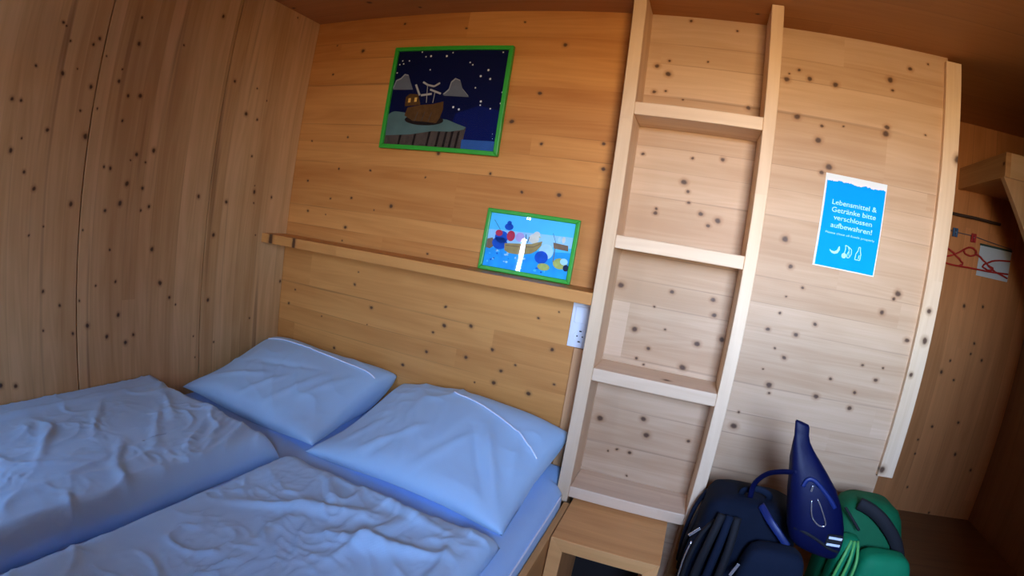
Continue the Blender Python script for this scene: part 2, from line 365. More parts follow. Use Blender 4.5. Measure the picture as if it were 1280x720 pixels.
def wr(x, y, s, sc=6.0):
    """cloth creases: sparse, narrow warped ridges, 0..1"""
    p = Vector((x * sc, y * sc, s))
    w = noise.noise_vector(p * .5) * 1.1
    m = sst(-.15, .45, noise.noise(p * .45 + Vector((9, 2, 4))))
    a = 1 - min(1, abs(noise.noise(p + w)) * 1.5)
    m2 = sst(-.1, .4, noise.noise(p * .7 + Vector((1, 8, 2))))
    c = 1 - min(1, abs(noise.noise((p + w * 1.2) * 1.9 + Vector((5, 3, 1)))) * 1.5)
    return a ** 5 * m + .5 * c ** 5 * m2

def sst(a, b_, x):
    t = max(0, min(1, (x - a) / (b_ - a))); return t * t * (3 - 2 * t)

# mattress with its sheet (rounded slab)
mt = thing('mattress', 'mattress under a smooth blue fitted sheet filling the bed', 'mattress', (.73, -1.04, .285))
b = MB(); secs = []
cx, cy, hx, hy = .728, -1.045, .725, 1.03
prof = [(.290, .965), (.300, .99), (.33, 1.0), (.42, 1.0), (.455, .997), (.475, .988), (.486, .975), (.490, .955)]
vs = []
nn = 160
def rr(k, ins):
    # rounded rectangle ring
    a = 2 * math.pi * k / nn; e = 26
    ca, sa = math.cos(a), math.sin(a)
    yy = cy + (hy - ins) * math.copysign(abs(sa) ** (2 / e), sa)
    return (min(cx + (hx - ins) * math.copysign(abs(ca) ** (2 / e), ca), 1.418 - ins + .035 * sst(-.163, -.20, -abs(yy)) if yy > -.163 else (1.418 - ins + .04 * sst(.163, .20, -yy))), cy + (hy - ins) * math.copysign(abs(sa) ** (2 / e), sa))
insets = [(.287, .03), (.295, .012), (.32, .0), (.44, .0), (.468, .004), (.482, .014), (.489, .03), (.4905, .06)]
for z, ins in insets:
    for k in range(nn):
        x, y = rr(k, ins); vs.append((x, y, z))
fs = []
for i in range(len(insets) - 1):
    for k in range(nn): fs.append((i * nn + k, i * nn + (k + 1) % nn, (i + 1) * nn + (k + 1) % nn, (i + 1) * nn + k))
fs.append(list(range(nn))[::-1])
b.add(vs, fs, 0, True)
b.poly([(vs[(len(insets) - 1) * nn + k]) for k in range(nn)], 0); b.smooth[-1] = True
b.build('fitted_sheet', BLUE_S, mt, weld=.00005)
# piping along the sheet's upper edge
b = MB(); b.tube([(1.4520, y, .466 + .0012 * math.sin(y * 23)) for y in [-.215 - .02 * i for i in range(90)]], .003, 6); b.build('edge_piping', WHITE_T, mt)

def pillow(name, label, c, rot, a, bb, lift, seed, z0, creases=(), hs=.1, u0=.08):
    root = thing(name, label, 'pillow', (c[0], c[1], z0), 'pillows at the head of the bed')
    N = 78
    cr, sr = math.cos(rot), math.sin(rot)
    hemv = lambda U: .60 - hs * max(0, (U + 1) / 2 - .25) ** 1.6
    def surf(u, v, top):
        U, V = 2 * u - 1, 2 * v - 1
        x = a * U * (1 - .055 * (1 - V * V)); y = bb * V * (1 - .06 * (1 - U * U))
        t = max(0, (1 - U * U)) * max(0, (1 - V * V))
        prof = t ** .42
        base = lift * sst(-.75, 1.15, V) - .010 * math.sin(U * 3 + seed)
        if top:
            h = .105 * prof * (1 - .10 * V)
            edge = sst(0, .25, t)
            # creases radiating from the near corners and random ones
            k1 = wr(U * .9 + .4 * V, V * .5 - .3 * U, seed, 2.0)
            h += edge * (.007 * k1 + .010 * noise.noise(Vector((U * 1.6, V * 1.6, seed + 4))))
            for (ax, ay, bx, by, wd_, am) in creases:
                dX, dY = bx - ax, by - ay; L2 = dX * dX + dY * dY
                tt = max(0, min(1, ((U - ax) * dX + (V - ay) * dY) / L2))
                d = math.hypot(U - ax - tt * dX, V - ay - tt * dY) + .03 * noise.noise(Vector((U * 4, V * 4, seed)))
                h += edge * am * math.exp(-(d / wd_) ** 2) * math.sin(math.pi * (.1 + .8 * tt))
            hem = math.exp(-((V - hemv(U)) / .018) ** 2)
            h += .0025 * hem * edge
        else:
            h = -base * .96 * min(1, prof * 2.2) - .004 * prof
        z = z0 + .013 + base + h
        # drape the outer rim down a little at the free front
        X = c[0] + cr * x - sr * y; Y = c[1] + sr * x + cr * y
        return (X, min(Y, -.004), z)
    b = MB()
    b.grid(N, N, lambda u, v: surf(u, v, True))
    b.grid(N, N, lambda u, v: surf(u, v, False), flip=True)
    b.build('pillowcase', BLUE_L, root, weld=.0004)
    # stitched hem line of the open end
    b = MB(); pts = []
    for i in range(60):
        u = u0 + (.97 - u0) * i / 59; U = 2 * u - 1
        p = surf(u, (hemv(U) + 1) / 2, True); pts.append((p[0], p[1], p[2] + .0012))
    b.tube(pts, .0026, 6); b.build('hem', WHITE_T, root)
    return root

pillow('pillow', 'pale blue pillow in the corner by the plank wall', (.347, -.268), .03, .341, .262, .125, 1.3, .491, [(-.8, -.75, -.1, -.3, .05, .006), (-.2, -.9, .1, -.2, .045, .007), (.2, -.8, .5, .1, .05, .006), (-.6, -.2, .3, .15, .06, -.005), (.5, -.5, .75, .3, .05, .006)])
pillow('pillow', 'pale blue pillow nearer the ladder with raised right corner', (1.050, -.292), -.055, .350, .268, .120, 4.1, .491, [(.9, -.85, .40, .15, .045, .011), (.80, -.90, .28, .05, .04, -.009), (.95, -.55, .68, .35, .045, .009), (.97, -.7, .8, .1, .03, -.006), (.1, -.9, .35, -.1, .05, .007), (-.5, -.92, -.1, -.25, .05, .008), (-.75, -.8, -.55, -.2, .05, .006), (-.35, -.95, -.25, -.4, .04, -.006)], hs=.75, u0=.42)

def duvet(name, label, x0, x1, y0, y1, th, seed, side_raise=0.0, amp=.02, z0=.491, folds=()):
    root = thing(name, label, 'duvet', ((x0 + x1) / 2, (y0 + y1) / 2, z0), 'duvets on the bed')
    nu, nv = 130, 240
    def xy(u, v):
        x = x0 + (x1 - x0) * u; y = y0 + (y1 - y0) * v
        return x, y
    def top(u, v):
        x, y = xy(u, v)
        # wavy outline
        e = .012 * noise.noise(Vector((x * 5, y * 5, seed + 3)))
        dx0 = (x - x0); dx1 = (x1 - x); dyh = (y1 - y); dyf = (y - y0)
        def rim(d, r): 
            t = max(0, min(1, d / r)); return math.sqrt(max(0, 1 - (1 - t) ** 2))
        r = rim(dx1, .042) * rim(dyh, .05) * rim(dyf, .05) * (1 if side_raise else rim(dx0, .05))
        h = th * r
        q = wr(x + .35 * y, y * .75 - .25 * x, seed, 5.0) * amp + wr(x - .3 * y, y + .3 * x, seed + 20, 9.0) * amp * .6 + wr(x + .2 * y, y - .5 * x, seed + 40, 15.0) * amp * .28
        q += .55 * amp * noise.noise(Vector((x * 3.5, y * 3.5, seed + 7)))
        h += q * r
        for (ax, ay, bx, by, w, a_) in folds:
            dX, dY = bx - ax, by - ay; L2 = dX * dX + dY * dY
            t = max(0, min(1, ((x - ax) * dX + (y - ay) * dY) / L2))
            wob = .012 * noise.noise(Vector((x * 9, y * 9, seed + 30)))
            d = math.hypot(x - ax - t * dX, y - ay - t * dY) + wob
            h += a_ * math.exp(-(d / w) ** 2) * (math.sin(math.pi * (.08 + .84 * t))) * min(1, r * 1.3)
        if side_raise:
            h += side_raise * (1 - sst(0, .11, dx0)) * rim(dyh, .05)
        h = max(h, .003 * r)
        return (x + (e * (1 if dx1 < .2 else 0)), y + e, z0 + h)
    b = MB()
    b.grid(nu, nv, top)
    b.grid(nu, nv, lambda u, v: (top(u, v)[0], top(u, v)[1], z0), flip=True)
    b.build('duvet_cover', BLUE_L, root, weld=.0005)
    return root

duvet('duvet', 'pale blue duvet tucked along the plank wall on the left', .004, .655, -2.03, -.635, .086, 2.2, side_raise=.006, amp=.012,
      folds=[(.085, -.64, .07, -1.9, .014, .010), (.14, -.70, .40, -.84, .014, .007), (.25, -.80, .52, -.98, .013, .006), (.44, -.68, .60, -.86, .016, .008), (.12, -.95, .36, -1.10, .013, .007), (.40, -1.02, .60, -1.16, .014, .007), (.18, -1.16, .44, -1.30, .015, .008), (.56, -1.12, .645, -1.16, .012, .010), (.58, -1.28, .65, -1.30, .012, .012)])
duvet('duvet', 'rumpled pale blue duvet on the ladder side of the bed', .690, 1.395, -2.03, -.630, .045, 7.7, amp=.017,
      folds=[(.86, -.66, 1.02, -.80, .015, .014), (.80, -.95, 1.12, -.74, .018, .020), (1.02, -.66, 1.30, -.72, .016, .016), (1.05, -.90, 1.34, -.80, .022, .024), (.95, -.80, 1.0, -1.2, .025, .016), (1.18, -.68, 1.12, -1.0, .016, .018), (1.30, -.72, 1.36, -1.0, .02, .02)])

# ------------------------------------------------------------------ wall socket
soc = thing('wall_socket', 'white double wall plate with switch and socket under the shelf', 'socket', (1.375, -.006, .913))
b = MB(); b.box(1.334, 1.4145, -.010, -.0005, .913, 1.066); b.build('cover_plate', PLASTIC, soc, bevel=.002)
b = MB(); b.box(1.346, 1.4025, -.015, -.010, .998, 1.054); b.build('switch_rocker', PLASTIC, soc, bevel=.002)
b = MB()
cxs, czs = 1.374, .953
ring = lambda r, y, n=28: [(cxs + r * math.cos(2 * math.pi * k / n), y, czs + r * math.sin(2 * math.pi * k / n)) for k in range(n)]
n = 28
vs = ring(.0265, -.0102) + ring(.0265, -.013) + ring(.0215, -.013) + ring(.0205, -.0105)
b.add(vs, [(i * n + k, i * n + (k + 1) % n, (i + 1) * n + (k + 1) % n, (i + 1) * n + k) for i in range(3) for k in range(n)] + [[3 * n + k for k in range(n)]])
so = b.build('socket_insert', PLASTIC, soc, weld=.00001)
b = MB()
for dx, dz in ((-.0095, 0), (.0095, 0)):
    b.tube([(cxs + dx, -.0103, czs + dz), (cxs + dx, -.0112, czs + dz)], .0028, 10)
for dz in (-.018, .018):
    b.box(cxs - .004, cxs + .004, -.0125, -.0104, czs + dz - .002, czs + dz + .002)
b.build('contact_hole', PLASTIC_D, soc)

# ------------------------------------------------------------------ pictures
def frame_parts(root, x0, z0, w, h, y, fw, fd, rotx=0.0, glass=None):
    """frame, backing print plane transform; returns function mapping (u,v,d) to world"""
    M = Matrix.Translation((x0, y, z0)) @ Matrix.Rotation(rotx, 4, 'X')
    P = lambda u, v, d=0.0: M @ Vector((u * w, -d, v * h))
    Q = lambda a, c, d=0.0: M @ Vector((a, -d, c))
    b = MB()
    o = [(0, 0), (w, 0), (w, h), (0, h)]; i = [(fw, fw), (w - fw, fw), (w - fw, h - fw), (fw, h - fw)]
    for k in range(4):
        j = (k + 1) % 4
        b.prism([Q(*o[k]), Q(*o[j]), Q(*i[j]), Q(*i[k])], (M.to_3x3() @ Vector((0, -fd, 0))))
    b.build('frame', GREEN_F, root, bevel=.0025)
    b = MB(); b.prism([Q(fw * .6, fw * .6, .001), Q(w - fw * .6, fw * .6, .001), Q(w - fw * .6, h - fw * .6, .001), Q(fw * .6, h - fw * .6, .001)], M.to_3x3() @ Vector((0, -fd * .35, 0)))
    b.build('backing_board', plain('grey_backing', (.2, .2, .2)), root)
    g = MB(); g.poly([Q(fw * .8, fw * .8, fd * .72), Q(w - fw * .8, fw * .8, fd * .72), Q(w - fw * .8, h - fw * .8, fd * .72), Q(fw * .8, h - fw * .8, fd * .72)])
    g.build('glass', glass, root)
    return P
def blob(P, cu, cv, ru, rv, d, n=20, a0=0):
    return [P(cu + ru * math.cos(2 * math.pi * k / n + a0), cv + rv * math.sin(2 * math.pi * k / n + a0), d) for k in range(n)]
def stroke(P, pts, wd, d, asp):
    """thin quad strip through pts, width in u units"""
    out = []
    for (a, c) in zip(pts[:-1], pts[1:]):
        du, dv = (c[0] - a[0]) * asp, c[1] - a[1]; L = math.hypot(du, dv) or 1
        nu_, nv_ = -dv / L * wd / asp, du / L * wd
        out.append([P(a[0] + nu_, a[1] + nv_, d), P(a[0] - nu_, a[1] - nv_, d), P(c[0] - nu_, c[1] - nv_, d), P(c[0] + nu_, c[1] + nv_, d)])
    return out
def ink(name, col, var=.12, sc=40): return plain(name, col, .6, var=var, vscale=sc, spec=.06)

# night picture
pw, ph = .5137, .418
pic = thing('framed_picture', 'green-framed dark night picture hung high on the back wall', 'picture', (.4668 + pw / 2, -.004, 1.5248))
P = frame_parts(pic, .4668, 1.5248, pw, ph, -.003, .017, .020, glass=glass_pane('matt_picture_glass', 1.18))
D = .0095
inks = [ink('night_sky_ink', (.003, .006, .045)), ink('star_white_ink', (.75, .78, .8)), ink('cloud_grey_ink', (.13, .15, .19)), ink('cloud_edge_ink', (.30, .33, .36)),
        ink('snow_teal_ink', (.09, .16, .16), .35, 14), ink('cliff_brown_ink', (.075, .058, .05), .5, 60), ink('night_sea_ink', (.03, .10, .33)), ink('boat_brown_ink', (.10, .05, .018), .5, 60),
        ink('lit_window_ink', (.75, .48, .12)), ink('spar_pale_ink', (.42, .42, .40)), ink('dark_hollow_ink', (.016, .012, .012)), ink('night_low_ink', (.004, .010, .10))]
b = MB()
b.poly([P(.02, .02, D), P(.98, .02, D), P(.98, .98, D), P(.02, .98, D)], 0)
b.poly([P(.56, .03, D + .0002), P(.978, .03, D + .0002), P(.978, .40, D + .0002), P(.80, .44, D + .0002), P(.62, .36, D + .0002)], 11)
for i, (u, v) in enumerate([(0.244,0.950),(0.285,0.902),(0.329,0.907),(0.466,0.905),(0.514,0.938),(0.919,0.941),(0.078,0.866),(0.141,0.864),(0.057,0.828),(0.092,0.835),(0.046,0.744),(0.343,0.771),(0.670,0.842),(0.694,0.819),(0.826,0.771),(0.773,0.713),(0.851,0.689),(0.746,0.603),(0.960,0.570),(0.960,0.469),(0.806,0.479),(0.806,0.445),(0.888,0.417),(0.592,0.417),(0.641,0.398)]):
    s = .0085 if i in (2, 3, 14, 15, 16, 20, 23, 24) else .006
    b.poly(blob(P, u, v, s, s * 1.25, D + .0004, 10), 1)
for cl in ([(.03,.575),(.05,.66),(.09,.68),(.12,.72),(.155,.712),(.185,.64),(.215,.575)], [(.485,.522),(.53,.575),(.54,.645),(.571,.68),(.612,.662),(.64,.585),(.70,.515)]):
    b.poly([P(u, v + .012, D + .0004) for u, v in cl], 3); b.poly([P(u + .006, v, D + .0006) for u, v in cl], 2)
b.poly([P(.036,.18,D+.0006), P(.261,.19,D+.0006), P(.544,.22,D+.0006), P(.722,.240,D+.0006), P(.707,.04,D+.0006), P(.03,.035,D+.0006)], 5)
for u in (.17, .30, .42, .50, .56, .61, .66):
    b.poly([P(u, .195, D + .0008), P(u + .02, .20, D + .0008), P(u + .006, .04, D + .0008), P(u - .012, .04, D + .0008)], 10)
b.poly([P(u, v, D + .0010) for u, v in [(.022,.319),(.06,.352),(.092,.362),(.178,.352),(.238,.309),(.472,.305),(.557,.299),(.65,.262),(.722,.238),(.705,.215),(.60,.19),(.446,.185),(.263,.144),(.036,.125)]], 4)
b.poly([P(.701,.125,D+.0008), P(.980,.130,D+.0008), P(.980,.025,D+.0008), P(.704,.025,D+.0008)], 6)
b.poly(blob(P, .36, .285, .17, .05, D + .0012), 10)
b.poly([P(u, v, D + .0014) for u, v in [(.182,.323),(.20,.40),(.30,.425),(.42,.44),(.505,.467),(.512,.39),(.495,.31),(.47,.262),(.366,.27),(.262,.275)]], 7)
b.poly([P(u, v, D + .0014) for u, v in [(.172,.41),(.168,.50),(.20,.535),(.275,.53),(.31,.43)]], 7)
for u0, v0 in ((.195, .470), (.250, .478)):
    b.poly([P(u0, v0 - .022, D + .0016), P(u0 + .022, v0 - .02, D + .0016), P(u0 + .022, v0 + .022, D + .0016), P(u0, v0 + .02, D + .0016)], 8)
for u0 in (.30, .36, .42):
    for q in stroke(P, [(u0, .36), (u0 - .02, .27)], .004, D + .0016, pw / ph): b.poly(q, 8 if False else 5)
for pts, wd in (([(.240,.625),(.291,.520)], .010), ([(.302,.650),(.345,.622),(.405,.608),(.450,.642)], .009), ([(.374,.577),(.472,.539)], .009), ([(.302,.520),(.394,.536)], .010), ([(.345,.622),(.36,.45)], .003), ([(.42,.56),(.415,.45)], .003)):
    for q in stroke(P, pts, wd, D + .0018, pw / ph): b.poly(q, 9)
b.build('picture_print', inks, pic)
b = MB(); b.tube([(.70, -.002, 1.905), (.74, -.002, 1.925), (.78, -.002, 1.905)], .001, 5); b.build('hanging_wire', PLASTIC_D, pic)

# sea picture leaning on the shelf
sw, s_h = .338, .2184
sea = thing('framed_picture', 'small green-framed picture of a blue sea leaning on the shelf', 'picture', (.978 + sw / 2, -.03, 1.1209))
P = frame_parts(sea, .978, 1.1212, sw, s_h, -.026, .0145, .016, rotx=math.radians(-5.0), glass=GLASS)
D = .0078
inks = [ink('day_sky_ink', (.10, .55, .95), .1, 8), ink('sea_blue_ink', (.03, .36, .90), .35, 25), ink('boat_tan_ink', (.36, .28, .12), .3, 50), ink('deep_blue_ink', (.015, .10, .52), .3, 40), ink('red_ink', (.50, .05, .10), .3, 40),
        ink('foam_ink', (.42, .68, .86), .2, 30), ink('pale_bird_ink', (.66, .66, .60), .2, 40), ink('sign_brown_ink', (.22, .15, .10), .3, 60), ink('olive_ink', (.42, .46, .14), .4, 60), ink('pale_sky_ink', (.32, .62, .88), .15, 10), ink('dark_ink', (.02, .03, .08)), ink('mauve_ink', (.45, .38, .68))]
b = MB()
b.poly([P(.04, .04, D), P(.96, .04, D), P(.96, .96, D), P(.04, .96, D)], 0)
b.poly([P(.04, .42, D + .0002), P(.96, .55, D + .0002), P(.96, .72, D + .0002), P(.6, .70, D + .0002), P(.04, .66, D + .0002)], 9)
b.poly([P(.04, .04, D + .0003), P(.96, .04, D + .0003), P(.96, .48, D + .0003), P(.7, .44, D + .0003), P(.4, .40, D + .0003), P(.04, .37, D + .0003)], 1)
b.poly([P(.045,.50,D+.0004), P(.10,.53,D+.0004), P(.135,.47,D+.0004), P(.13,.40,D+.0004), P(.09,.35,D+.0004), P(.045,.36,D+.0004)], 7)
# heap of blue barrels with a red cloth, in the near end of the boat
for (u, v, ru, rv, mi) in ((.165, .62, .04, .05, 4), (.30, .60, .045, .085, 4), (.20, .56, .075, .10, 3), (.19, .46, .085, .10, 3), (.262, .74, .048, .055, 3), (.26, .80, .025, .035, 3)):
    b.poly(blob(P, u, v, ru, rv, D + .0006 + .0001 * mi), mi)
b.poly([P(u, v, D + .0012) for u, v in [(.245,.47),(.411,.50),(.53,.52),(.60,.565),(.645,.59),(.640,.52),(.60,.43),(.55,.375),(.43,.325),(.31,.325),(.255,.36)]], 2)
for q in stroke(P, [(.26, .44), (.42, .45), (.56, .48), (.63, .55)], .006, D + .0014, sw / s_h): b.poly(q, 7)
b.poly(blob(P, .40, .60, .05, .075, D + .0010), 11)
b.poly(blob(P, .55, .61, .055, .075, D + .0010), 6); b.poly(blob(P, .575, .68, .035, .05, D + .0012), 6)
b.poly([P(.60, .66, D + .0013), P(.63, .65, D + .0013), P(.60, .64, D + .0013)], 8)
for q in stroke(P, [(.46, .66), (.475, .53)], .005, D + .0012, sw / s_h) + stroke(P, [(.50, .63), (.49, .53)], .005, D + .0012, sw / s_h): b.poly(q, 10)
b.poly(blob(P, .70, .44, .075, .12, D + .0006), 5); b.poly(blob(P, .66, .34, .07, .10, D + .0007), 3)
b.poly([P(.758,.60,D+.0010), P(.915,.585,D+.0010), P(.925,.50,D+.0010), P(.772,.51,D+.0010)], 7)
for q in stroke(P, [(.785, .51), (.79, .30)], .006, D + .0009, sw / s_h): b.poly(q, 7)
b.poly(blob(P, .82, .66, .02, .045, D + .0012), 5); b.poly(blob(P, .86, .66, .018, .05, D + .0012), 6)
b.poly(blob(P, .865, .29, .075, .085, D + .0010), 8); b.poly(blob(P, .90, .33, .04, .05, D + .0012), 5); b.poly(blob(P, .93, .24, .03, .05, D + .0014), 10)
b.poly(blob(P, .70, .20, .065, .055, D + .0008), 8)
r = random.Random(5)
for k in range(26):
    u, v = r.uniform(.08, .72), r.uniform(.09, .34); b.poly(blob(P, u, v, r.uniform(.006, .022), r.uniform(.006, .02), D + .0005, 8), r.choice([5, 3, 5, 0]))
for q in stroke(P, [(.09, .82), (.17, .68)], .003, D + .0008, sw / s_h) + stroke(P, [(.74, .74), (.79, .58)], .003, D + .0008, sw / s_h): b.poly(q, 10)
b.build('picture_print', inks, sea)

# ------------------------------------------------------------------ notice
PX, PZ, TP = 2.0861, 1.3244, -.0109
pos = thing('notice_sign', 'bright blue paper food notice with torn white top edge', 'notice', (PX + .105, -.001, PZ))
Mp = Matrix.Translation((PX, -.0012, PZ)) @ Matrix.Rotation(-TP, 4, 'Y')
PP = lambda a, c, d=0: Mp @ Vector((a, -d, c))
PAPER = plain('white_paper', (.80, .88, .92), .6); PBLUE = plain('notice_blue_ink', (.0, .38, 1.0), .6, spec=.05, var=.06, vscale=12); PINK = plain('notice_white_ink', (.40, .95, 1.0), .6)
b = MB(); 
b.prism([PP(0, 0), PP(.21, 0), PP(.21, .297), PP(0, .297)], Mp.to_3x3() @ Vector((0, -.0006, 0)))
b.build('paper_sheet', PAPER, pos)
b = MB(); r = random.Random(11); m_ = 48
topv = [.2745 + .0012 * math.sin(i * .5) + r.uniform(-.0022, .0022) + (.002 if 30 < i < 40 else 0) for i in range(m_ + 1)]
pts = [PP(.2065, .0035, .0009), ] + [PP(.2065 - (.200) * i / m_, topv[i], .0009) for i in range(m_ + 1)] + [PP(.0065, .0035, .0009)]
b.poly(pts[::-1])
b.build('blue_print', PBLUE, pos)
FONT_N = [0]
def text(s, x, z, size, parent, mat, align='CENTER', width=None, bold=0.0, name='lettering', fn=PP, d=.0013):
    cu = bpy.data.curves.new(name, 'FONT'); cu.body = s; cu.size = size; cu.align_x = align; cu.offset = bold; cu.extrude = .0001
    t = bpy.data.objects.new(name, cu); COL.objects.link(t)
    bpy.context.view_layer.update()
    dep = bpy.context.evaluated_depsgraph_get(); me = bpy.data.meshes.new_from_object(t.evaluated_get(dep))
    xs = [v.co.x for v in me.vertices]; w0 = max(xs) - min(xs); xm = (max(xs) + min(xs)) / 2
    k = (width / w0) if width else 1
    off = Vector(parent['_w'])
    for v in me.vertices: v.co = fn(x + (v.co.x - xm) * k, z + v.co.y, d + v.co.z) - off
    bpy.data.objects.remove(t)
    me.materials.clear(); me.materials.append(mat)
    o = bpy.data.objects.new(name, me); COL.objects.link(o); o.parent = parent; o['_w'] = list(off)
    return o
text('Lebensmittel &', .1085, .2015, .0225, pos, PINK, width=.152, bold=.00015)
text('Getränke bitte', .1095, .1775, .0225, pos, PINK, width=.150, bold=.00015)
text('verschlossen', .1095, .1535, .0225, pos, PINK, width=.131, bold=.00015)
text('aufbewahren!', .1085, .1285, .0225, pos, PINK, width=.141, bold=.00015)
text('Please close all foods properly', .1085, .1080, .0095, pos, PINK, width=.168)
def ipoly(pts, name):
    b = MB(); 
    for p in pts: b.poly([PP(x, z, .0013) for x, z in p])
    return b.build(name, PINK, pos)
ban = [(.047, .060), (.054, .0555), (.064, .0545), (.072, .060), (.0765, .072), (.080, .0735), (.081, .062), (.076, .051), (.066, .0465), (.056, .048), (.049, .054)]
ipoly([ban], 'banana_icon')
def arcpts(cx_, cz_, r_, a0, a1, n_=12, sx=1.0): return [(cx_ + sx * r_ * math.cos(math.radians(a0 + (a1 - a0) * i / n_)), cz_ + r_ * math.sin(math.radians(a0 + (a1 - a0) * i / n_))) for i in range(n_ + 1)]
def strokes2(pts, wd):
    out = []
    for (a, c) in zip(pts[:-1], pts[1:]):
        dx, dz = c[0] - a[0], c[1] - a[1]; L = math.hypot(dx, dz) or 1; nx, nz_ = -dz / L * wd, dx / L * wd
        out.append([(a[0] + nx, a[1] + nz_), (c[0] + nx, c[1] + nz_), (c[0] - nx, c[1] - nz_), (a[0] - nx, a[1] - nz_)][::-1])
    return out
ipoly([arcpts(.098, .047, .0085, 0, 360, 20)[:-1]] + strokes2([(.098, .054), (.100, .068), (.098, .080), (.108, .078), (.120, .070), (.1215, .056), (.117, .044), (.109, .042), (.108, .054), (.113, .066), (.108, .077)], .0013) + strokes2([(.117, .044), (.1135, .055), (.113, .066)], .001), 'cherry_icon')
ipoly(strokes2([(.136, .042), (.137, .060), (.1425, .071), (.1440, .083), (.1490, .083), (.1505, .071), (.154, .060), (.153, .042), (.136, .042)], .0013) + strokes2([(.1475, .046), (.149, .058)], .0011), 'bottle_icon')

# ------------------------------------------------------------------ alcove: upper bunk, brace, batten, cord, sheet
bk = thing('bunk_shelf', 'dark wooden bunk shelf with slanted brace high in the alcove', 'shelf', (3.08, .4, 1.787))
b = MB(); b.box(2.848, 2.872, .20, .5995, 1.787, 1.882); b.build('side_board', W_dark, bk, bevel=.002)
b = MB(); b.box(2.872, XR - .0005, .20, .222, 1.787, 1.882); b.build('end_board', W_x, bk, bevel=.002)
b = MB(); b.box(2.872, XR - .0005, .222, .5995, 1.790, 1.81); b.build('bunk_floor', W_dark, bk)
d0, d1 = Vector((2.862, .20, 1.757)), Vector((3.195, .20, 1.237))
t_ = (d1 - d0).normalized(); n_ = Vector((t_.z * -1, 0, t_.x)); 
if n_.x < 0: n_ = -n_
b = MB(); wd = .16
top_cut = 1.786
def at_z(p, z): return p + t_ * ((z - p.z) / t_.z)
pa, pb_ = at_z(d0, top_cut), at_z(d0 + n_ * wd, top_cut)
pc = d0 + n_ * wd; 
qx = XR - .001
def at_x(p, x): return p + t_ * ((x - p.x) / t_.x)
pts = [at_x(d0, qx), at_x(d0 + n_ * wd, qx), pb_, pa]
b.prism(pts, (0, .028, 0))
b.build('brace', wood('pine_brace', 'Z', 'X', .3, (.66, .42, .21), (.46, .26, .11), [(1.70, 2.955, .014), (1.62, 3.0, .009), (1.6, 2.93, .007), (1.55, 3.05, .01)], joint=0), bk, bevel=.002)
b = MB(); b.tube([(2.72 + .03 * i, .5885, 1.6765 + .001 * math.sin(i)) for i in range(13)], .007, 8)
tag(b.build('hanging_rod', plain('dark_stick', (.05, .025, .015), .6)), 'thin dark rod fixed along the alcove wall above the red cord', 'rod')
RED = plain('red_cord', (.42, .018, .012), .6); 
b = MB(); y = .590
def cord(pts, r=.0042): b.tube([Vector((x, y + .004 * math.sin(i * 1.7), z)) for i, (x, z) in enumerate(pts)], r, 6)
def smooth(pts, k=4):
    out = []
    P_ = [pts[0]] + list(pts) + [pts[-1]]
    for i in range(1, len(P_) - 2):
        for j in range(k):
            t = j / k; p0, p1, p2, p3 = P_[i - 1], P_[i], P_[i + 1], P_[i + 2]
            out.append(tuple(.5 * (2 * p1[c] + (p2[c] - p0[c]) * t + (2 * p0[c] - 5 * p1[c] + 4 * p2[c] - p3[c]) * t * t + (3 * p1[c] - p0[c] - 3 * p2[c] + p3[c]) * t ** 3) for c in (0, 1)))
    return out + [pts[-1]]
cord(smooth([(2.76, 1.465), (2.86, 1.458), (2.96, 1.461), (3.06, 1.463), (3.16, 1.470)]))
cord(smooth([(2.76, 1.55), (2.836, 1.521), (2.875, 1.500), (2.905, 1.481), (2.915, 1.470), (2.90, 1.462)]))
cord(smooth([(2.80, 1.482), (2.86, 1.500), (2.912, 1.534), (2.938, 1.548), (2.968, 1.542), (2.974, 1.524), (2.945, 1.512), (2.915, 1.520), (2.912, 1.534)]))
cord(smooth([(2.970, 1.530), (3.01, 1.510), (3.05, 1.486), (3.09, 1.468), (3.16, 1.452)]))
cord(smooth([(3.16, 1.528), (3.08, 1.516), (3.03, 1.492), (3.02, 1.478), (3.05, 1.468), (3.075, 1.478), (3.05, 1.488)]))
tag(b.build('red_cord', RED), 'tangled red cord strung across the alcove wall', 'cord')
b = MB(); b.tube([(2.76, .592, 1.612), (2.85, .592, 1.600), (2.95, .592, 1.600), (3.02, .592, 1.592), (3.16, .592, 1.58)], .0022, 6)
tag(b.build('clothes_line', plain('grey_line', (.16, .12, .12), .7)), 'thin grey line strung above the red cord', 'line')
def peg(x, z, col, nm, label):
    o = thing('clothes_peg', label, 'peg', (x, .585, z - .02))
    for s in (-1, 1):
        b = MB(); b.box(x + s * .007 - .005, x + s * .007 + .005, .580, .588, z - .022, z + .016); b.build('peg_jaw', plain(nm, col, .5), o, bevel=.0015)
    b = MB(); b.tube([(x - .011, .584, z - .002), (x + .011, .584, z - .002)], .0035, 8); b.build('peg_spring', plain('steel_spring', (.5, .5, .5), .4, 1), o)
peg(2.852, 1.600, (.03, .10, .22), 'blue_peg', 'blue clothes peg on the thin line beside the panel edge')
peg(2.948, 1.594, (.45, .02, .03), 'red_peg', 'red clothes peg on the thin line above the red loop')
pap = thing('hanging_paper', 'pale sheet of paper pinned behind the red cord', 'paper', (3.08, .597, 1.43))
b = MB(); b.box(2.995, 3.165, .5965, .598, 1.436, 1.572); b.build('sheet', plain('pale_paper', (.55, .66, .70), .7, var=.08, vscale=20), pap)
b = MB(); b.box(2.992, 3.168, .5955, .5985, 1.568, 1.577); b.build('dark_edge', plain('dark_green_edge', (.02, .06, .05), .6), pap)

